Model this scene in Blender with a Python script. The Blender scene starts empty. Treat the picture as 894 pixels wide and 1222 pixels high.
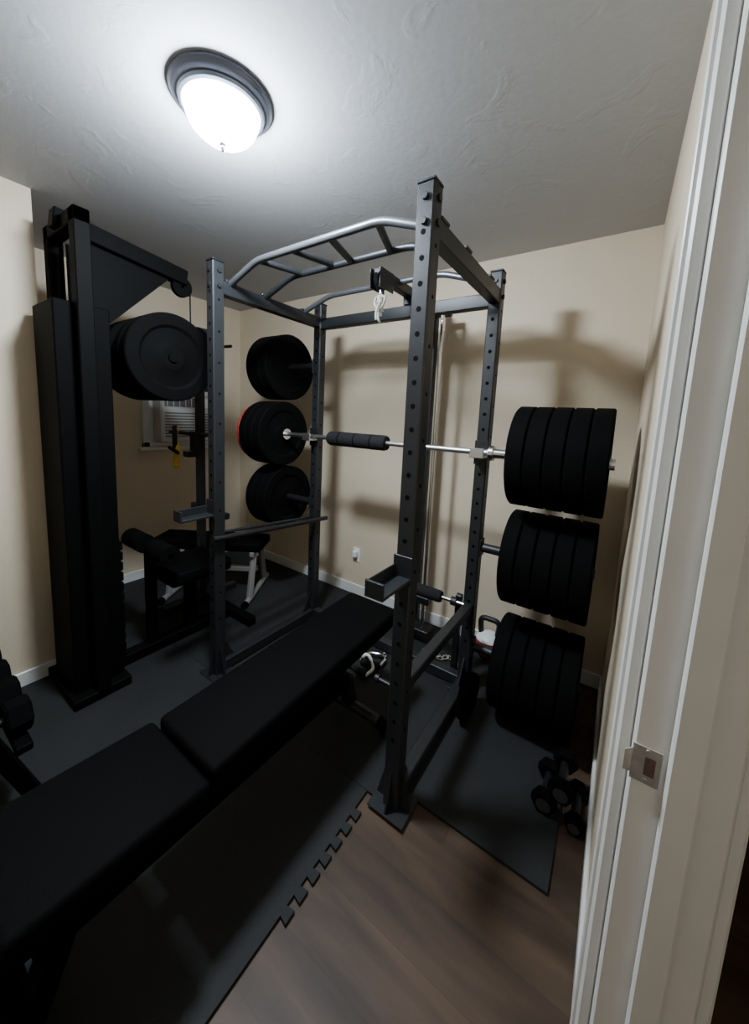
import bpy, math, random
from mathutils import Vector, Matrix
random.seed(4)
SC=bpy.context.scene.collection

# ---------------- materials ----------------
def mat(name,col,rough=.5,metal=0,bump=0,bscale=40,var=0,vscale=8,emit=0,ecol=None,coat=0,spec=.5):
    m=bpy.data.materials.new(name); m.use_nodes=True
    nt=m.node_tree; N=nt.nodes; Lk=nt.links; b=N['Principled BSDF']
    b.inputs['Base Color'].default_value=(*col,1); b.inputs['Roughness'].default_value=rough
    b.inputs['Metallic'].default_value=metal; b.inputs['Coat Weight'].default_value=coat
    b.inputs['Specular IOR Level'].default_value=spec
    tc=N.new('ShaderNodeTexCoord')
    if var:
        n=N.new('ShaderNodeTexNoise'); n.inputs['Scale'].default_value=vscale; n.inputs['Detail'].default_value=4
        Lk.new(tc.outputs['Object'],n.inputs['Vector'])
        r=N.new('ShaderNodeValToRGB'); r.color_ramp.elements[0].position=.3; r.color_ramp.elements[1].position=.7
        r.color_ramp.elements[0].color=(*[c*(1-var) for c in col],1); r.color_ramp.elements[1].color=(*[min(1,c*(1+var)) for c in col],1)
        Lk.new(n.outputs['Fac'],r.inputs['Fac']); Lk.new(r.outputs['Color'],b.inputs['Base Color'])
    if bump:
        n=N.new('ShaderNodeTexNoise'); n.inputs['Scale'].default_value=bscale; n.inputs['Detail'].default_value=5
        Lk.new(tc.outputs['Object'],n.inputs['Vector'])
        bp=N.new('ShaderNodeBump'); bp.inputs['Strength'].default_value=bump; bp.inputs['Distance'].default_value=.01
        Lk.new(n.outputs['Fac'],bp.inputs['Height']); Lk.new(bp.outputs['Normal'],b.inputs['Normal'])
    if emit:
        b.inputs['Emission Color'].default_value=(*(ecol or col),1); b.inputs['Emission Strength'].default_value=emit
    return m
WALL=mat('wall_paint_beige',(.66,.55,.40),.6,bump=.12,bscale=45,var=.03,vscale=3)
WHITE=mat('trim_white',(.72,.71,.68),.35,bump=.05,bscale=18,var=.04,vscale=6)
STEEL=mat('powder_coat_charcoal',(.012,.013,.0145),.42,bump=.1,bscale=300,spec=.45)
STEEL2=mat('powder_coat_black',(.006,.006,.007),.45,bump=.1,bscale=300)
HOLE=mat('hole_dark',(.001,.001,.001),.9,spec=.1)
CHROME=mat('chrome',(.75,.75,.76),.18,1)
BARM=mat('zinc_bar',(.62,.62,.62),.35,1,bump=.1,bscale=400)
SATIN=mat('satin_grey_tube',(.11,.115,.125),.35,.6)
RUB=mat('rubber_black',(.002,.002,.002),.8,spec=.06)
VINYL=mat('vinyl_black',(.002,.002,.002),.7,bump=.15,bscale=120,spec=.05)
MBLK=mat('matte_black_steel',(.002,.002,.002),.65,spec=.06)
FOAM=mat('foam_black',(.008,.008,.009),.85,bump=.3,bscale=150,spec=.3)
GREYP=mat('silver_paint',(.26,.25,.235),.4,.3)
PLAST=mat('white_plastic',(.8,.8,.78),.35)
ACM=mat('ac_plastic',(.55,.55,.53),.45)
ACD=mat('ac_louver_shadow',(.12,.12,.12),.6)
GLASSB=mat('window_glass_night',(.03,.035,.04),.08)
YEL=mat('yellow_strap',(.9,.62,.04),.55)
RED=mat('red_vinyl',(.40,.03,.025),.5)
ROPE=mat('rope_white',(.7,.68,.62),.9,bump=.6,bscale=300)
PEWTER=mat('fixture_pewter',(.13,.14,.17),.42,.7)
RUST=mat('rust_brown',(.11,.06,.05),.7,var=.3,vscale=60)
NICKEL=mat('worn_nickel',(.62,.58,.53),.35,.8,var=.15,vscale=40)
GLOW=mat('frosted_glass_lit',(.9,.92,1),.4,emit=470,ecol=(.78,.89,1.0))

# ceiling: light knock-down texture
CEIL=mat('ceiling_texture',(.47,.475,.49),.8)
nt=CEIL.node_tree;N=nt.nodes;Lk=nt.links;b=N['Principled BSDF']
tc=N.new('ShaderNodeTexCoord')
v=N.new('ShaderNodeTexNoise'); v.inputs['Scale'].default_value=6; v.inputs['Detail'].default_value=5; v.inputs['Distortion'].default_value=1.1
v2=N.new('ShaderNodeTexNoise'); v2.inputs['Scale'].default_value=45; v2.inputs['Detail'].default_value=3
Lk.new(tc.outputs['Object'],v.inputs['Vector']);Lk.new(tc.outputs['Object'],v2.inputs['Vector'])
rr=N.new('ShaderNodeValToRGB'); rr.color_ramp.elements[0].position=.58; rr.color_ramp.elements[1].position=.64
Lk.new(v.outputs['Fac'],rr.inputs['Fac'])
mx=N.new('ShaderNodeMath'); mx.operation='MULTIPLY_ADD'; mx.inputs[1].default_value=1.2
Lk.new(v2.outputs['Fac'],mx.inputs[0]); Lk.new(rr.outputs['Color'],mx.inputs[2])
bp=N.new('ShaderNodeBump'); bp.inputs['Strength'].default_value=.11; bp.inputs['Distance'].default_value=.004
Lk.new(mx.outputs[0],bp.inputs['Height']); Lk.new(bp.outputs['Normal'],b.inputs['Normal'])

# wood floor: planks running along x
WOOD=mat('wood_laminate',(.15,.11,.085),.5,spec=.3)
nt=WOOD.node_tree;N=nt.nodes;Lk=nt.links;b=N['Principled BSDF']
tc=N.new('ShaderNodeTexCoord')
br=N.new('ShaderNodeTexBrick'); br.inputs['Scale'].default_value=1; br.inputs['Brick Width'].default_value=1.3; br.inputs['Row Height'].default_value=.15
br.inputs['Mortar Size'].default_value=.0006; br.inputs['Color1'].default_value=(.072,.046,.029,1); br.inputs['Color2'].default_value=(.050,.032,.021,1); br.inputs['Mortar'].default_value=(.038,.025,.017,1)
Lk.new(tc.outputs['Object'],br.inputs['Vector'])
mp=N.new('ShaderNodeMapping'); mp.inputs['Scale'].default_value=(1.2,7,1); Lk.new(tc.outputs['Object'],mp.inputs['Vector'])
n=N.new('ShaderNodeTexNoise'); n.inputs['Scale'].default_value=1.5; n.inputs['Detail'].default_value=5; n.inputs['Distortion'].default_value=.4
Lk.new(mp.outputs[0],n.inputs['Vector'])
r=N.new('ShaderNodeValToRGB'); r.color_ramp.elements[0].position=.3;r.color_ramp.elements[1].position=.75
r.color_ramp.elements[0].color=(.5,.48,.46,1); r.color_ramp.elements[1].color=(1.5,1.45,1.4,1)
Lk.new(n.outputs['Fac'],r.inputs['Fac'])
mm=N.new('ShaderNodeMix'); mm.data_type='RGBA'; mm.blend_type='MULTIPLY'; mm.inputs[0].default_value=1
Lk.new(br.outputs['Color'],mm.inputs[6]); Lk.new(r.outputs['Color'],mm.inputs[7]); Lk.new(mm.outputs[2],b.inputs['Base Color'])

# foam mat: small raised checker-plate texture
MATM=mat('foam_mat_dark',(.028,.030,.031),.7,spec=.25)
nt=MATM.node_tree;N=nt.nodes;Lk=nt.links;b=N['Principled BSDF']
tc=N.new('ShaderNodeTexCoord')
mp=N.new('ShaderNodeMapping'); mp.inputs['Rotation'].default_value=(0,0,math.radians(45)); mp.inputs['Scale'].default_value=(55,55,55)
Lk.new(tc.outputs['Object'],mp.inputs['Vector'])
ck=N.new('ShaderNodeTexChecker'); ck.inputs['Scale'].default_value=1; Lk.new(mp.outputs[0],ck.inputs['Vector'])
bp=N.new('ShaderNodeBump'); bp.inputs['Strength'].default_value=.6; bp.inputs['Distance'].default_value=.003
Lk.new(ck.outputs['Fac'],bp.inputs['Height']); Lk.new(bp.outputs['Normal'],b.inputs['Normal'])
n=N.new('ShaderNodeTexNoise'); n.inputs['Scale'].default_value=3; n.inputs['Detail'].default_value=6; Lk.new(tc.outputs['Object'],n.inputs['Vector'])
r=N.new('ShaderNodeValToRGB'); r.color_ramp.elements[0].color=(.010,.0105,.0105,1); r.color_ramp.elements[1].color=(.024,.025,.025,1)
Lk.new(n.outputs['Fac'],r.inputs['Fac']); Lk.new(r.outputs['Color'],b.inputs['Base Color'])

# ---------------- mesh builder ----------------
class B:
    def __init__(s,name): s.name=name; s.v=[]; s.f=[]; s.m=[]; s.sm=[]; s.mats=[]
    def mi(s,m):
        if m not in s.mats: s.mats.append(m)
        return s.mats.index(m)
    def add(s,vs,fs,m,smooth=False):
        o=len(s.v); s.v+= [tuple(x) for x in vs]; k=s.mi(m)
        for i,f in enumerate(fs):
            s.f.append([o+j for j in f]); s.m.append(k)
            s.sm.append(smooth[i] if isinstance(smooth,list) else smooth)
    def box(s,c,d,m,bev=.003,M=None):
        c=Vector(c); hx,hy,hz=[a/2 for a in d]; bv=min(bev,hx*.45,hy*.45,hz*.45)
        import bmesh
        bm=bmesh.new(); bmesh.ops.create_cube(bm,size=1)
        for v in bm.verts: v.co=Vector((v.co.x*2*hx,v.co.y*2*hy,v.co.z*2*hz))
        if bv>0: bmesh.ops.bevel(bm,geom=bm.edges[:],offset=bv,segments=3 if bev>.012 else 1,affect='EDGES',profile=.5)
        vs=[]
        for v in bm.verts:
            co=v.co.copy()
            if M is not None: co=M@co
            vs.append(co+c)
        bm.verts.index_update()
        fs=[[v.index for v in f.verts] for f in bm.faces]; bm.free()
        s.add(vs,fs,m,bev>.012)
    def bb(s,x0,x1,y0,y1,z0,z1,m,bev=.002):
        s.box(((x0+x1)/2,(y0+y1)/2,(z0+z1)/2),(abs(x1-x0),abs(y1-y0),abs(z1-z0)),m,bev)
    def beam(s,p0,p1,w,h,m,bev=.004,up=(0,0,1)):
        p0=Vector(p0);p1=Vector(p1);d=p1-p0;L=d.length;x=d.normalized();u=Vector(up)
        y=u.cross(x)
        if y.length<1e-4: y=Vector((0,1,0)).cross(x)
        y.normalize(); z=x.cross(y)
        M=Matrix((x,y,z)).transposed(); s.box((p0+p1)/2,(L,w,h),m,bev,M)
    def cyl(s,p0,p1,r,m,seg=20,r2=None):
        s.tube([p0,p1],r,m,seg,r2)
    def tube(s,pts,r,m,seg=14,r2=None,caps=True):
        P=[Vector(p) for p in pts]; n=len(P); vs=[]; t0=(P[1]-P[0]).normalized()
        a=Vector((0,0,1)) if abs(t0.z)<.9 else Vector((1,0,0)); nx=t0.cross(a).normalized()
        for i in range(n):
            t=(P[min(i+1,n-1)]-P[max(i-1,0)]).normalized()
            nx=(nx-t*nx.dot(t)).normalized(); ny=t.cross(nx)
            rr=r if r2 is None else r+(r2-r)*i/(n-1)
            for k in range(seg):
                a=2*math.pi*k/seg; vs.append(P[i]+nx*math.cos(a)*rr+ny*math.sin(a)*rr)
        fs=[];sm=[]
        for i in range(n-1):
            for k in range(seg):
                k2=(k+1)%seg; fs.append([i*seg+k,i*seg+k2,(i+1)*seg+k2,(i+1)*seg+k]); sm.append(True)
        if caps:
            fs.append(list(range(seg))[::-1]); fs.append([(n-1)*seg+k for k in range(seg)]); sm+=[False,False]
        s.add(vs,fs,m,sm)
    def lathe(s,prof,o,ax,m,seg=48,closed=False,smooth=True):
        o=Vector(o);ax=Vector(ax).normalized(); a=Vector((0,0,1)) if abs(ax.z)<.9 else Vector((1,0,0))
        e1=ax.cross(a).normalized(); e2=ax.cross(e1); vs=[]
        for r_,h in prof:
            for k in range(seg):
                t=2*math.pi*k/seg; vs.append(o+ax*h+e1*math.cos(t)*r_+e2*math.sin(t)*r_)
        fs=[]; n=len(prof)
        for i in range(n if closed else n-1):
            j=(i+1)%n
            for k in range(seg):
                k2=(k+1)%seg; fs.append([i*seg+k,i*seg+k2,j*seg+k2,j*seg+k])
        s.add(vs,fs,m,smooth)
    def prism(s,poly,d,m):
        n=len(poly); d=Vector(d); vs=[Vector(p) for p in poly]+[Vector(p)+d for p in poly]
        fs=[list(range(n))[::-1],[n+i for i in range(n)]]+[[i,(i+1)%n,n+(i+1)%n,n+i] for i in range(n)]
        s.add(vs,fs,m)
    def done(s):
        me=bpy.data.meshes.new(s.name); 
        xs=[v[0] for v in s.v]; ys=[v[1] for v in s.v]; zs=[v[2] for v in s.v]
        o=Vector(((min(xs)+max(xs))/2,(min(ys)+max(ys))/2,min(zs)))
        me.from_pydata([tuple(Vector(v)-o) for v in s.v],[],s.f)
        for m in s.mats: me.materials.append(m)
        for p,k,sm in zip(me.polygons,s.m,s.sm): p.material_index=k; p.use_smooth=sm
        import bmesh
        bm=bmesh.new(); bm.from_mesh(me); bmesh.ops.recalc_face_normals(bm,faces=bm.faces)
        for e in bm.edges:
            if len(e.link_faces)==2 and e.calc_face_angle(0)>math.radians(35): e.smooth=False
        bm.to_mesh(me); bm.free()
        ob=bpy.data.objects.new(s.name,me); ob.location=o; SC.objects.link(ob); return ob
def rp(pts,r=.04,n=5):
    P=[Vector(p) for p in pts]; out=[P[0]]
    for i in range(1,len(P)-1):
        a=(P[i-1]-P[i]);b=(P[i+1]-P[i]); k=min(r,a.length*.45,b.length*.45)
        A=P[i]+a.normalized()*k; C=P[i]+b.normalized()*k
        for j in range(n+1):
            t=j/n; out.append(A*(1-t)**2+P[i]*2*t*(1-t)+C*t*t)
    out.append(P[-1]); return out

# ---------------- room shell ----------------
HC=2.44; XR=.07; XL=-3.23; YB=2.275
def slab(name,x0,x1,y0,y1,z0,z1,m):
    b=B(name); b.bb(x0,x1,y0,y1,z0,z1,m,0); return b.done()
slab('floor',-3.4,1.4,-1.5,2.4,-.1,0,WOOD)
slab('ceiling',-3.4,1.4,-1.5,2.4,HC,HC+.1,CEIL)
slab('wall_back',-3.35,.19,YB,YB+.12,0,HC,WALL)
slab('wall_left',XL-.12,XL,.56,YB,0,HC,WALL)
slab('wall_closet',XL-.12,-2.385,-1.4,.56,0,HC,WALL)
slab('wall_front',-2.385,1.3,-1.52,-1.4,0,HC,WALL)
slab('wall_right',XR,.19,.672,YB,0,HC,WALL)
slab('wall_right_near',XR,.19,-1.4,-.25,0,HC,WALL)
slab('wall_right_header',XR,.19,-.25,.672,2.10,HC,WALL)
slab('wall_hall',1.2,1.32,-1.4,2.38,0,HC,WALL)
slab('wall_hall_end',.19,1.2,YB,YB+.12,0,HC,WALL)
def baseb(name,x0,x1,y0,y1):
    b=B(name); b.bb(x0,x1,y0,y1,0,.085,WHITE,.004); b.done()
baseb('baseboard_back',XL,XR,YB-.013,YB)
baseb('baseboard_left',XL,XL+.013,.56,YB-.013)
baseb('baseboard_closet',-2.385,-2.372,-1.4,.56)
baseb('baseboard_right',XR-.013,XR,.735,YB-.013)
# door casing, jamb and stop
b=B('trim_1')
b.bb(.050,.070,.668,.735,0,2.14,WHITE,.004)
b.bb(.044,.052,.680,.700,0,2.14,WHITE,.003)
b.bb(.070,.190,.648,.672,0,2.10,WHITE,.003)
b.bb(.112,.150,.632,.648,0,2.10,WHITE,.003)
b.bb(.190,.210,.662,.735,0,2.14,WHITE,.004)
b.bb(.070,.190,-.25,-.226,0,2.10,WHITE,.003)
b.bb(.050,.070,-.312,-.245,0,2.14,WHITE,.004)
b.bb(.070,.190,-.25,.672,2.078,2.10,WHITE,.003)
b.bb(.050,.070,-.312,.735,2.10,2.165,WHITE,.004)
b.done()
b=B('strike_plate')
b.bb(.070,.106,.6455,.648,.922,.982,NICKEL,.001)
b.bb(.086,.099,.6445,.6458,.937,.967,RUST,.0005)
b.prism([(.070,.648,.932),(.070,.648,.972),(.060,.642,.969),(.060,.642,.935)],(0,-.0025,0),NICKEL)
for z in(.928,.976): b.cyl((.089,.6455,z),(.089,.6440,z),.0035,NICKEL,10)
b.done()
# window + AC in left wall
b=B('window_1')
x=XL; y0,y1,z0,z1=1.35,2.03,1.13,2.08
for a,c,d,e in((y0,y1,z1-.05,z1),(y0,y1,z0,z0+.04),(y0,y0+.05,z0,z1),(y1-.05,y1,z0,z1),(y0,y1,1.58,1.62)):
    b.bb(x+.001,x+.03,a,c,d,e,WHITE,.003)
b.bb(x+.001,x+.008,y0+.04,y1-.04,1.60,z1-.04,GLASSB,0)
b.bb(x+.001,x+.010,y0+.04,y1-.04,z0+.03,1.60,PLAST,0)
b.bb(x+.001,x+.05,y0-.03,y1+.03,z0-.03,z0,WHITE,.004)
b.done()
b=B('window_air_conditioner')
b.bb(x+.012,x+.16,1.43,1.89,1.175,1.57,ACM,.012)
for i in range(9):
    z=1.22+i*.024; b.bb(x+.158,x+.163,1.46,1.86,z,z+.010,ACD,0)
b.bb(x+.158,x+.163,1.46,1.73,1.47,1.55,ACD,0)
for i in range(5): b.box((x+.163,1.48+i*.05,1.51),(.006,.006,.07),ACM,0)
b.bb(x+.158,x+.165,1.75,1.86,1.47,1.55,PLAST,.002)
b.done()
# outlet
b=B('wall_outlet')
b.bb(-1.705,-1.635,YB-.008,YB-.0005,.28,.395,PLAST,.003)
b.bb(-1.69,-1.65,YB-.045,YB-.008,.325,.375,PLAST,.006)
for z in(.298,): 
    b.bb(-1.685,-1.655,YB-.010,YB-.007,z-.012,z+.012,WHITE,.002)
    b.bb(-1.678,-1.675,YB-.0112,YB-.0095,z-.006,z+.006,HOLE,0); b.bb(-1.665,-1.662,YB-.0112,YB-.0095,z-.006,z+.006,HOLE,0)
b.done()

# ---------------- ceiling lamp ----------------
LC=Vector((-1.155,.748,HC)); k=.85
b=B('ceiling_dome_light')
b.lathe([(r_*k,h*.72) for r_,h in [(.0,0),(.178,0),(.180,-.012),(.172,-.022),(.168,-.030),(.152,-.040),(.148,-.052),(.138,-.058),(.126,-.056),(.126,-.02)]],LC,(0,0,1),PEWTER,64)
RD=.130*k; prof=[(RD,-.040)]
for i in range(1,13):
    a=i/12*math.pi/2; prof.append((RD*math.cos(a),-.040-.088*math.sin(a)))
b.lathe(prof,LC,(0,0,1),GLOW,64)
b.lathe([(r_*.85,h+.012) for r_,h in [(.0,-.139),(.010,-.139),(.012,-.144),(.006,-.149),(.009,-.156),(.005,-.163),(0,-.165)]],LC,(0,0,1),PEWTER,20)
b.done()

# ---------------- floor mats ----------------
T=.012
def mat_tile(name,pts):
    b=B(name); b.prism([(p[0],p[1],.0005) for p in pts],(0,0,T),MATM); return b.done()
edge=[(-.66,-.9),(-.66,.60)]
y=.60
while y<.98:
    edge+=[(-.662,y),(-.634,y-.005),(-.634,y+.031),(-.662,y+.026)]
    y+=.055
edge+=[(-.662,1.035)]
mat_tile('foam_floor_mat',edge+[(-1.47,1.035),(-1.47,-.9)])
mat_tile('foam_floor_mat',[(-1.472,-.9),(-1.472,1.035),(-2.37,1.035),(-2.37,-.9)])
mat_tile('foam_floor_mat',[(-.03,1.12),(-.03,2.245),(-1.2,2.245),(-1.2,1.037),(-.60,1.037),(-.60,1.12)])
mat_tile('foam_floor_mat',[(-1.202,1.037),(-1.202,2.245),(-2.3,2.245),(-2.3,1.037)])
mat_tile('foam_floor_mat',[(-2.302,1.037),(-2.302,2.245),(-3.21,2.245),(-3.21,.58),(-2.372,.58),(-2.372,1.037)])
Z0=T+.001

# ---------------- power rack ----------------
X0,X1,Y0,Y1=-1.70,-.557,1.058,1.80; W=.06; HR=2.168
b=B('power_rack')
def upright(x,y):
    b.box((x,y,(Z0+HR)/2),(W,W,HR-Z0),STEEL,.005)
    z=.30
    while z<HR-.12:
        b.cyl((x,y-W/2-.0006,z),(x,y+W/2+.0006,z),.0085,HOLE,12); z+=.075
    z=.34
    while z<HR-.12:
        b.cyl((x-W/2-.0006,y,z),(x+W/2+.0006,y,z),.0065,HOLE,10); z+=.15
    b.box((x,y,HR+.003),(W+.002,W+.002,.008),STEEL2,.003)
    b.bb(x-.075,x+.075,y-.065,y+.065,Z0,Z0+.007,STEEL,.002)
for x in(X0,X1):
    for y in(Y0,Y1): upright(x,y)
    b.beam((x,Y0,Z0+.035),(x,Y1,Z0+.035),.055,.06,STEEL)
    b.beam((x,Y0,2.055),(x,Y1,2.055),.05,.065,STEEL)
    for y,s in((Y0,1),(Y1,-1)):
        b.prism([(x-.004,y+s*.03,Z0+.06),(x-.004,y+s*.10,Z0+.06),(x-.004,y+s*.03,Z0+.19)],(.008,0,0),STEEL)
        b.prism([(x-.004,y-s*.03,Z0+.005),(x-.004,y-s*.06,Z0+.005),(x-.004,y-s*.03,Z0+.16)],(.008,0,0),STEEL)
    b.prism([(x+.03,Y0-.004,Z0+.005),(x+.072,Y0-.004,Z0+.005),(x+.03,Y0-.004,Z0+.17)],(0,.008,0),STEEL)
    b.prism([(x-.03,Y0-.004,Z0+.005),(x-.072,Y0-.004,Z0+.005),(x-.03,Y0-.004,Z0+.17)],(0,.008,0),STEEL)
    for y in(Y0,Y1):
        for z in(2.055,2.125): 
            b.cyl((x+W/2,y,z),(x+W/2+.008,y,z),.011,STEEL2,6); b.cyl((x,y-W/2,z),(x,y-W/2-.008,z),.011,STEEL2,6)
b.beam((X1,Y0,.49),(X1,Y1,.49),.045,.045,STEEL)
b.beam((X0,Y1,2.045),(X1,Y1,2.045),.05,.065,STEEL)
b.beam((X0,Y1,Z0+.035),(X1,Y1,Z0+.035),.05,.06,STEEL)
b.cyl((X0+.045,Y0-.05,.80),(X0+.045,Y1+.07,.735),.015,STEEL2,16)
b.cyl((X0-.045,Y0-.03,.80),(X0-.045,Y1+.02,.735),.010,STEEL,12)
def hoop(y,zt,r,m):
    b.tube(rp([(X0,y,2.075),(X0+.02,y,2.085),(X0+.22,y,zt),(X1-.22,y,zt),(X1-.02,y,2.085),(X1,y,2.075)],.05),r,m,16)
hoop(1.13,2.158,.0155,SATIN); hoop(1.345,2.158,.0155,STEEL); hoop(1.64,2.150,.0145,SATIN)
for xa,xb in((-1.47,-1.40),(-1.25,-1.19),(-1.03,-1.09),(-.80,-.88)):
    b.cyl((xa,1.13,2.158),(xb,1.345,2.158),.0145,STEEL,14)
for xa in (X0,X1):
    for y in(1.13,1.345,1.64):
        b.box((xa,y,2.092),(.055,.06,.012),STEEL,.002)
for x in(X0,X1):
    b.bb(x-.036,x+.036,Y0-.037,Y0-.031,.90,1.0,STEEL,.002)
    b.bb(x-.034,x+.034,Y0-.20,Y0-.031,.915,.927,STEEL,.002)
    b.bb(x-.034,x-.028,Y0-.19,Y0-.031,.92,.965,STEEL,.001)
    b.bb(x-.034,x+.034,Y0-.207,Y0-.198,.915,.970,STEEL,.002)
    b.cyl((x-.05,Y0-.17,.905),(x-.034,Y0-.17,.905),.008,STEEL2,10)
    b.bb(x-.034,x+.034,Y1-.037,Y1-.031,1.25,1.37,STEEL2,.002)
    b.bb(x-.034,x+.034,Y1-.10,Y1-.031,1.288,1.300,BARM,.002)
    b.bb(x-.034,x+.034,Y1-.108,Y1-.098,1.288,1.335,BARM,.002)
b.cyl((X1-.03,Y0,.48),(X1-.09,Y0,.48),.008,STEEL2,10); b.cyl((X1-.09,Y0,.48),(X1-.105,Y0,.48),.014,STEEL2,12)
for x,s in((X0,-1),(X1,1)):
    for z in((.82,.27) if s>0 else (1.78,.85)):
        b.cyl((x+s*.03,Y1,z),(x+s*(.50 if s<0 else .535),Y1,z),.0235,STEEL2,18)
        b.box((x+s*.034,Y1,z),(.008,.058,.09),STEEL2,.002)
# lat pulldown attachment
XC=-1.02; ZL=2.135
b.beam((XC,1.46,ZL),(XC,2.14,ZL),.045,.05,STEEL)
b.bb(XC-.035,XC+.035,Y1-.035,Y1+.035,2.078,ZL,STEEL)
b.bb(XC-.03,XC-.024,1.44,1.56,ZL-.07,ZL+.02,STEEL); b.bb(XC+.024,XC+.03,1.44,1.56,ZL-.07,ZL+.02,STEEL)
for yy in(1.49,2.08):
    b.lathe([(.008,-.012),(.045,-.012),(.038,0),(.045,.012),(.008,.012)],(XC,yy,ZL-.025),(1,0,0),STEEL2,28)
b.box((XC+.04,2.10,ZL-.03),(.13,.06,.03),STEEL2,.004)
b.beam((XC,2.10,Z0),(XC,2.10,ZL),.045,.045,STEEL,up=(0,1,0))
for dx in(-.05,.09): b.cyl((XC+dx,2.02,.10),(XC+dx,2.02,ZL-.03),.0115,CHROME,14)
b.box((XC+.02,2.03,.09),(.26,.10,.04),STEEL2,.004)
b.box((XC+.02,2.03,.30),(.22,.06,.05),STEEL2,.004)
b.cyl((XC+.02,2.02,.3),(XC+.02,2.02,2.05),.003,SATIN,6)
b.beam((XC,1.8,Z0+.03),(XC,2.10,Z0+.03),.045,.05,STEEL)
# foam leg-hold roller on low post
b.cyl((-.98,1.82,.47),(-.60,1.82,.47),.011,CHROME,12)
b.lathe([(.0,-.10),(.030,-.10),(.034,-.09),(.034,.09),(.030,.10),(.0,.10)],(-.83,1.82,.47),(1,0,0),FOAM,24)
b.lathe([(.0,-.015),(.024,-.015),(.024,.015),(0,.015)],(-.655,1.82,.47),(1,0,0),STEEL2,20)
b.beam((-.64,1.86,Z0),(-.64,1.86,.50),.035,.035,STEEL2,up=(0,1,0))
b.box((-.64,1.86,Z0+.005),(.10,.08,.01),STEEL2,.002)
b.done()

# rope hanging from pulley
b=B('pulldown_rope')
b.cyl((XC,1.49,ZL-.07),(XC,1.49,ZL-.09),.009,CHROME,10)
for k,(dx,dy,L) in enumerate(((-.012,0,.10),(.012,.0,.13),(0,.012,.07),(.0,-.012,.12))):
    pts=[(XC,1.49,ZL-.09)]
    for i in range(1,10):
        t=i/9; pts.append((XC+dx*(1+1.6*math.sin(t*5+k)),1.49+dy*(1+1.5*math.cos(t*4+k)),ZL-.09-L*t))
    b.tube(pts,.006,ROPE,8)
b.cyl((XC,1.49,ZL-.10),(XC,1.49,ZL-.13),.014,ROPE,10)
b.done()

# ---------------- barbell ----------------
def plate(b,xc,yc,zc,w=.07,R=.225,m=RUB,hub=MBLK,ax=(1,0,0)):
    h=w/2; q=R/.225
    b.lathe([(.0265,-h*.9),(.055,-h*.9),(.062,-h+.004),(.075,-h+.012),(.150*q,-h+.012),(.165*q,-h),(R-.006,-h),(R,-h+.006),(R,h-.006),(R-.006,h),(.165*q,h),(.150*q,h-.012),(.075,h-.012),(.062,h-.004),(.055,h*.9),(.0265,h*.9)],(xc,yc,zc),ax,m,64,closed=True)
    b.lathe([(.0255,-h*.93),(.045,-h*.93),(.045,h*.93),(.0255,h*.93)],(xc,yc,zc),ax,hub,32,closed=True)
YBAR,ZBAR=1.735,1.315; BL,BR=-1.925,-.505
b=B('barbell')
b.cyl((BL,YBAR,ZBAR),(BR,YBAR,ZBAR),.0145,BARM,20)
for x0,x1 in((BL,-2.27),(BR,.0)):
    s=1 if x1>x0 else -1
    b.cyl((x0,YBAR,ZBAR),(x0+s*.02,YBAR,ZBAR),.037,CHROME,24)
    b.cyl((x0+s*.02,YBAR,ZBAR),(x1,YBAR,ZBAR),.0248,CHROME,24)
b.lathe([(.0145,-.215),(.040,-.215),(.045,-.20),(.045,.20),(.040,.215),(.0145,.215)],(-1.31,YBAR,ZBAR),(1,0,0),FOAM,28)
for i in range(3): b.lathe([(.0455,-.004),(.0462,0),(.0455,.004)],(-1.31-.12+.12*i,YBAR,ZBAR),(1,0,0),RUB,28)
for i in range(5):
    plate(b,-.345+i*.073,YBAR,ZBAR,.07,.225)
for i in range(3):
    plate(b,-1.985-i*.074,YBAR,ZBAR,.07,.225)
plate(b,-1.985-3*.074+.01,YBAR,ZBAR,.03,.21,RED)
b.done()
for xs,z in(([-.35+i*.072 for i in range(5)],.82),([-.35+i*.072 for i in range(5)],.27),([-2.0-i*.072 for i in range(3)],1.78),([-2.0-i*.072 for i in range(3)],.85)):
    b=B('weight_plate_stack')
    for xx in xs: plate(b,xx,Y1,z,.068,.225)
    b.done()
b=B('weight_plate')
plate(b,-.475,1.62,Z0+.11,.045,.11)
b.done()

# ---------------- adjustable bench ----------------
b=B('adjustable_weight_bench')
bx=-.95
b.beam((bx,.14,.26),(bx,1.24,.22),.06,.06,MBLK)
b.beam((bx,1.24,.24),(bx,1.29,Z0+.04),.06,.05,STEEL2,up=(0,1,0))
b.tube(rp([(bx-.20,1.29,Z0+.022),(bx-.16,1.28,Z0+.055),(bx+.16,1.28,Z0+.055),(bx+.20,1.29,Z0+.022)],.03),.024,STEEL2,16)
for s in(-1,1): b.cyl((bx+s*.215,1.29,Z0+.026),(bx+s*.165,1.285,Z0+.048),.0265,RUB,16)
b.beam((bx,.20,.26),(bx,.12,Z0+.05),.06,.05,MBLK,up=(0,1,0))
b.beam((bx-.22,.12,Z0+.035),(bx+.22,.12,Z0+.035),.05,.06,MBLK)
b.beam((bx,.50,.26),(bx,.85,.42),.045,.045,MBLK)
M=Matrix.Rotation(math.radians(2),3,'X')
b.box((bx,.97,.475),(.30,.98,.075),VINYL,.022,M)
b.box((bx,.97,.427),(.26,.92,.02),MBLK,.002,M)
M=Matrix.Rotation(math.radians(-4),3,'X')
b.box((bx,.27,.462),(.33,.40,.075),VINYL,.022,M)
b.box((bx,.27,.415),(.26,.34,.02),MBLK,.002,M)
b.beam((bx,.70,.25),(bx,.95,.42),.03,.05,MBLK)
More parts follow.
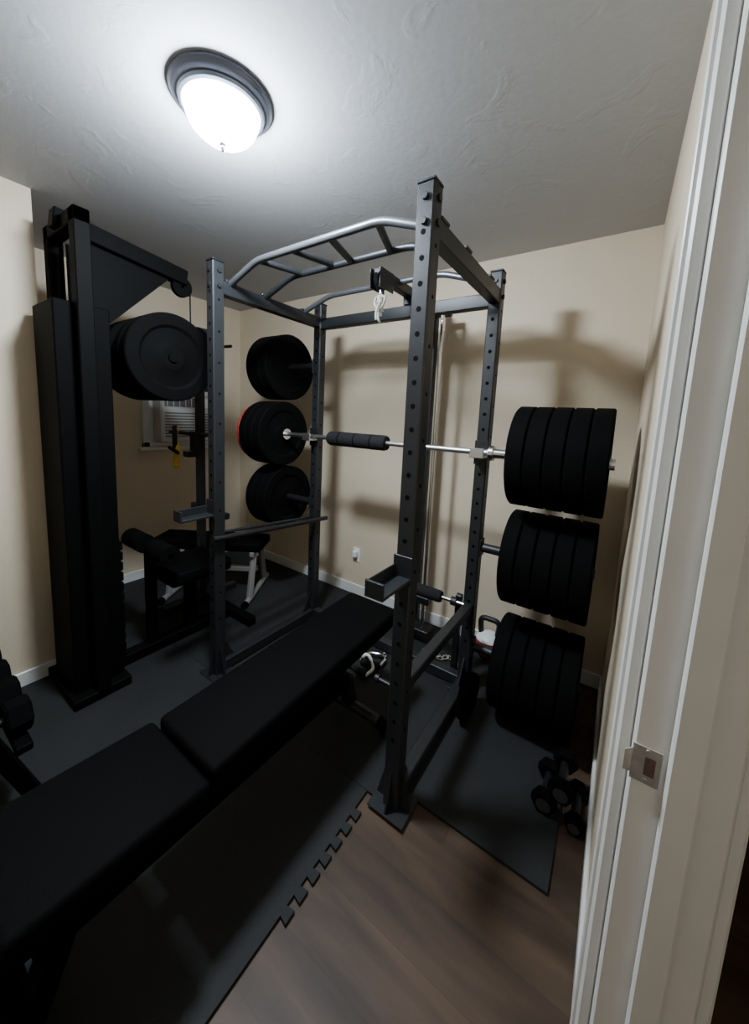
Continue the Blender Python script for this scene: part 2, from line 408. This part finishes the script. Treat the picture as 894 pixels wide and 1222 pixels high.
b.cyl((bx-.19,.07,.30),(bx+.19,.07,.30),.012,MBLK,12)
for s in(-1,1): b.cyl((bx+s*.06,.07,.30),(bx+s*.21,.07,.30),.042,RUB,20)
b.beam((bx,.14,.28),(bx,.07,.30),.03,.03,MBLK)
b.done()

# ---------------- lat pulldown machine (left) ----------------
b=B('lat_pulldown_machine')
cx,cyy=-2.17,.62
for dx in(-.17,.17):
    b.beam((cx+dx,cyy,Z0),(cx+dx,cyy,2.28),.06,.06,MBLK,up=(0,1,0))
    b.cyl((cx+dx*.45,cyy+.03,.1),(cx+dx*.45,cyy+.03,2.2),.011,MBLK,12)
b.bb(cx-.14,cx+.14,cyy-.10,cyy+.11,.06,1.90,VINYL,.006)
for i in range(12): b.bb(cx-.135,cx+.135,cyy+.11,cyy+.125,.12+i*.055,.165+i*.055,RUB,.003)
b.bb(cx-.20,cx+.20,cyy-.03,cyy+.03,2.22,2.28,MBLK,.004)
b.bb(cx-.20,cx+.20,cyy-.12,cyy+.12,Z0,.06,MBLK,.004)
b.beam((cx,cyy-.05,2.27),(cx,1.16,2.20),.07,.08,MBLK)
b.prism([(cx-.005,cyy+.05,2.22),(cx-.005,cyy+.05,1.75),(cx-.005,1.08,2.18)],(.01,0,0),MBLK)
b.lathe([(.008,-.015),(.055,-.015),(.048,0),(.055,.015),(.008,.015)],(cx,1.14,2.15),(1,0,0),MBLK,28)
b.cyl((cx,1.19,2.13),(cx,1.19,1.93),.004,MBLK,8)
b.tube(rp([(cx-.42,1.19,1.80),(cx-.30,1.19,1.90),(cx+.10,1.19,1.92),(cx+.20,1.19,1.84)],.06),.015,MBLK,14)
# plate storage arm
b.beam((cx,cyy+.08,1.70),(cx,1.02,1.70),.05,.06,MBLK)
b.cyl((cx-.20,.99,1.72),(cx+.20,.99,1.72),.0235,MBLK,18)
for xx in(-.16,-.085,.085,.16): plate(b,cx+xx,.99,1.72,.066,.225)
# seat and thigh pads
b.beam((cx,cyy+.1,Z0+.03),(cx,1.45,Z0+.03),.07,.06,MBLK)
b.beam((cx,1.16,Z0+.03),(cx,1.16,.44),.06,.06,MBLK,up=(0,1,0))
b.box((cx,1.16,.47),(.34,.38,.08),VINYL,.025)
b.beam((cx,.93,Z0+.03),(cx,.93,.66),.05,.05,MBLK,up=(0,1,0))
b.cyl((cx-.24,.93,.66),(cx+.24,.93,.66),.014,MBLK,12)
for s in(-1,1): b.cyl((cx+s*.05,.93,.66),(cx+s*.24,.93,.66),.055,RUB,24)
b.beam((cx-.25,1.45,Z0+.03),(cx+.25,1.45,Z0+.03),.06,.055,MBLK)
b.done()

# ---------------- second upright stand with pegs (far left) ----------------
b=B('squat_stand')
sx,sy=-2.50,1.43
b.beam((sx,sy,Z0),(sx,sy,2.02),.05,.05,STEEL,up=(0,1,0))
for i in range(18): b.cyl((sx,sy-.0256,.35+i*.09),(sx,sy-.02,.35+i*.09),.007,HOLE,10)
b.beam((sx,sy-.28,Z0+.025),(sx,sy+.28,Z0+.025),.05,.05,STEEL)
b.prism([(sx+.02,sy-.03,2.02),(sx+.02,sy-.03,1.80),(sx+.02,sy+.14,2.02)],(.008,0,0),STEEL)
b.cyl((sx,sy,1.88),(sx+.33,sy+.03,1.88),.010,STEEL2,12)
b.cyl((sx-.30,sy-.06,1.28),(sx+.20,sy-.01,1.28),.014,STEEL2,14)
b.bb(sx-.035,sx+.035,sy-.06,sy-.025,1.12,1.30,STEEL2,.003)
b.bb(sx-.035,sx+.035,sy-.11,sy-.05,1.12,1.16,STEEL2,.003)
b.bb(sx-.035,sx+.035,sy-.06,sy-.025,.66,.78,STEEL2,.003)
b.beam((sx,sy,.74),(sx+.30,sy+.02,.72),.04,.04,STEEL2)
b.done()
b=B('cable_handle_strap')
hx,hy=-2.66,1.34
b.tube(rp([(hx,hy,1.32),(hx-.02,hy,1.24),(hx+.02,hy,1.13),(hx-.015,hy-.005,1.05),(hx+.01,hy,1.03)],.03),.018,YEL,10)
b.box((hx-.005,hy,1.10),(.06,.02,.14),YEL,.008,Matrix.Rotation(.25,3,'Y'))
b.box((hx,hy-.01,1.24),(.03,.03,.19),STEEL2,.006)
b.cyl((hx-.06,hy-.02,1.17),(hx+.06,hy-.02,1.14),.013,FOAM,12)
b.done()

# ---------------- grey-legged flat bench by the back wall ----------------
b=B('flat_bench')
A=Vector((-2.30,1.78,0)); d=Vector((-.83,-.56,0)).normalized(); nrm=Vector((-d.y,d.x,0))
def P(a,c,z): q=A+d*a+nrm*c; return (q.x,q.y,z)
for a in(0,.62):
    b.tube(rp([P(a,-.28,Z0+.022),P(a,.28,Z0+.022)],.01),.022,GREYP,14)
    for c in(-.08,.08): b.beam(P(a,c*2.2,Z0+.03),P(a,c,.37),.035,.04,GREYP,up=(0,1,0))
    b.beam(P(a,-.14,.37),P(a,.14,.37),.035,.035,GREYP)
    for c in(-.28,.28): b.cyl(P(a,c*.93,Z0+.025),P(a,c*1.04,Z0+.025),.0245,RUB,14)
b.beam(P(0,0,.20),P(.62,0,.20),.04,.04,GREYP)
ang=math.atan2(d.y,d.x)
q=A+d*.36; b.box((q.x,q.y,.42),(.85,.27,.07),VINYL,.022,Matrix.Rotation(ang,3,'Z'))
b.done()

# ---------------- dumbbells ----------------
def dumbbell(name,c,ang,R=.055,L=.13,head=.07,tip=RUB,hand=CHROME,mt=RUB):
    b=B(name); c=Vector((c[0],c[1],c[2])); d=Vector((math.cos(ang),math.sin(ang),0)); side=Vector((-d.y,d.x,0))
    b.cyl(c-d*L/2,c+d*L/2,.015,hand,16)
    for s in(-1,1):
        prof=[(R*.4,0),(R*.86,0),(R,.008),(R,head-.008),(R*.86,head),(0,head)]
        vs=[];fs=[]; up=Vector((0,0,1))
        for r_,h in prof:
            for k in range(6):
                a=k*math.pi/3
                vs.append(c+d*s*(L/2+h)+side*math.cos(a)*r_+up*math.sin(a)*r_)
        for i in range(5):
            for k in range(6): fs.append([i*6+k,i*6+(k+1)%6,(i+1)*6+(k+1)%6,(i+1)*6+k])
        b.add(vs,fs,mt)
        b.lathe([(0,0),(R*.55,0),(R*.55,.002),(0,.002)],c+d*s*(L/2+head),d*s,tip,20)
    return b.done()
GT=mat('dumbbell_end_grey',(.03,.03,.03),.5)
hz=lambda R,z=Z0:z+R*.866
dumbbell('dumbbell',(-1.36,.13,hz(.07)),.9,.07,L=.11,head=.06,tip=GT)
dumbbell('dumbbell',(-1.41,.42,hz(.06)),1.2,.06,L=.11,head=.06,tip=GT)
dumbbell('dumbbell',(.018,1.45,hz(.034,.001)),math.pi/2,.034,L=.10,head=.045,tip=GT,hand=STEEL2)
dumbbell('dumbbell',(-.085,1.45,hz(.045,.013)),math.pi/2,.045,L=.10,head=.045,tip=GT,hand=STEEL2)
dumbbell('dumbbell',(-.035,1.45,hz(.045,.013)+.078),math.pi/2,.045,L=.10,head=.045,tip=GT,hand=STEEL2)
# dumbbell rack
b=B('dumbbell_rack')
rx0,rx1,ry=-2.25,-1.58,.12
for xx in(rx0,rx1):
    b.beam((xx,ry-.20,Z0+.02),(xx,ry+.20,Z0+.02),.045,.04,MBLK)
    b.beam((xx,ry+.17,Z0+.02),(xx,ry-.05,.66),.045,.045,MBLK,up=(0,1,0))
    b.beam((xx,ry-.17,Z0+.02),(xx,ry-.05,.66),.045,.045,MBLK,up=(0,1,0))
for z,yo in((.26,.05),(.55,-.02)):
    for o in(-.09,.09): b.beam((rx0,ry+yo+o,z),(rx1,ry+yo+o,z),.045,.03,MBLK)
    for i in range(4):
        xx=rx0+.10+i*.155; R=.062
        b.cyl((xx,ry+yo-.07,z+.069),(xx,ry+yo+.07,z+.069),.015,STEEL2,14)
        for s in(-1,1):
            b.lathe([(0,0),(R*.85,0),(R,.008),(R,.062),(R*.85,.07),(0,.07)],(xx,ry+yo+s*.06,z+.069),(0,s,0),RUB,6,smooth=False)
b.done()

# ---------------- small floor items ----------------
b=B('cable_handle')
hx,hy=-1.06,1.62
b.cyl((hx-.05,hy-.02,Z0+.02),(hx+.06,hy+.01,Z0+.02),.018,FOAM,16)
b.tube(rp([(hx-.055,hy-.022,Z0+.02),(hx-.05,hy+.06,Z0+.03),(hx+.02,hy+.09,Z0+.03),(hx+.065,hy+.07,Z0+.03),(hx+.063,hy+.012,Z0+.02)],.03),.009,CHROME,10)
b.tube(rp([(hx-.09,hy-.08,Z0+.02),(hx-.10,hy+.0,Z0+.02),(hx-.03,hy+.03,Z0+.045),(hx+.05,hy-.03,Z0+.02),(hx+.04,hy-.10,Z0+.02)],.03),.009,PLAST,10)
b.lathe([(.014,-.005),(.024,0),(.014,.005),(.009,0)],(hx+.02,hy+.12,Z0+.012),(0,0,1),CHROME,18,closed=True)
b.cyl((hx-.09,hy-.08,Z0+.018),(hx+.04,hy-.10,Z0+.018),.016,FOAM,14)
b.done()
b=B('carabiner_chain')
for i in range(10):
    cxx=-.86+i*.026; cy2=1.95+.02*math.sin(i*1.3); th=random.random()*3
    ring=[]
    for k in range(17):
        t=2*math.pi*k/16; lx=.024*math.cos(t); ly=.014*math.sin(t)
        ring.append((cxx+lx*math.cos(th)-ly*math.sin(th),cy2+lx*math.sin(th)+ly*math.cos(th),Z0+.006+.004*(i%2)))
    b.tube(ring,.005,CHROME,8,caps=False)
b.done()
b=B('kettlebell')
kx,ky,K=-.535,2.16,1.35
b.lathe([(r_*K,h*K) for r_,h in [(0,0),(.035,0),(.052,.015),(.062,.045),(.055,.08),(.03,.1),(0,.105)]],(kx,ky,Z0),(0,0,1),RED,28)
b.lathe([(r_*K,h*K) for r_,h in [(.0555,.080),(.0575,.083),(.045,.10),(.02,.112),(0,.113)]],(kx,ky,Z0),(0,0,1),PLAST,28)
b.tube(rp([(kx-.035*K,ky,Z0+.085*K),(kx-.045*K,ky,Z0+.175*K),(kx+.045*K,ky,Z0+.175*K),(kx+.035*K,ky,Z0+.085*K)],.04),.017,STEEL2,14)
b.done()

# ---------------- lights ----------------
ld=bpy.data.lights.new('hall_lamp','AREA'); ld.shape='DISK'; ld.size=.35; ld.energy=5; ld.color=(1,.96,.9)
lo=bpy.data.objects.new('hall_lamp',ld); lo.location=(.72,-.5,2.40); SC.objects.link(lo)
w=bpy.data.worlds.new('world'); w.use_nodes=True; bpy.context.scene.world=w
w.node_tree.nodes['Background'].inputs[0].default_value=(.5,.5,.5,1); w.node_tree.nodes['Background'].inputs[1].default_value=.05

# ---------------- camera ----------------
f,cy,yaw,pit,rol,H=426.5878,551.3889,.5946,.1235,.0475,1.4582
F=Vector((-math.sin(yaw)*math.cos(pit),math.cos(yaw)*math.cos(pit),-math.sin(pit)))
R0=Vector((math.cos(yaw),math.sin(yaw),0)); U0=R0.cross(F)
R=R0*math.cos(rol)+U0*math.sin(rol); U=R.cross(F)
cd=bpy.data.cameras.new('camera'); co=bpy.data.objects.new('camera',cd); SC.objects.link(co)
Mx=Matrix((R,U,-F)).transposed().to_4x4(); Mx.translation=Vector((0,0,H)); co.matrix_world=Mx
cd.sensor_fit='HORIZONTAL'; cd.sensor_width=36; cd.lens=f*36/894; cd.shift_y=-(611-cy)/894; cd.clip_start=.02
bpy.context.scene.camera=co
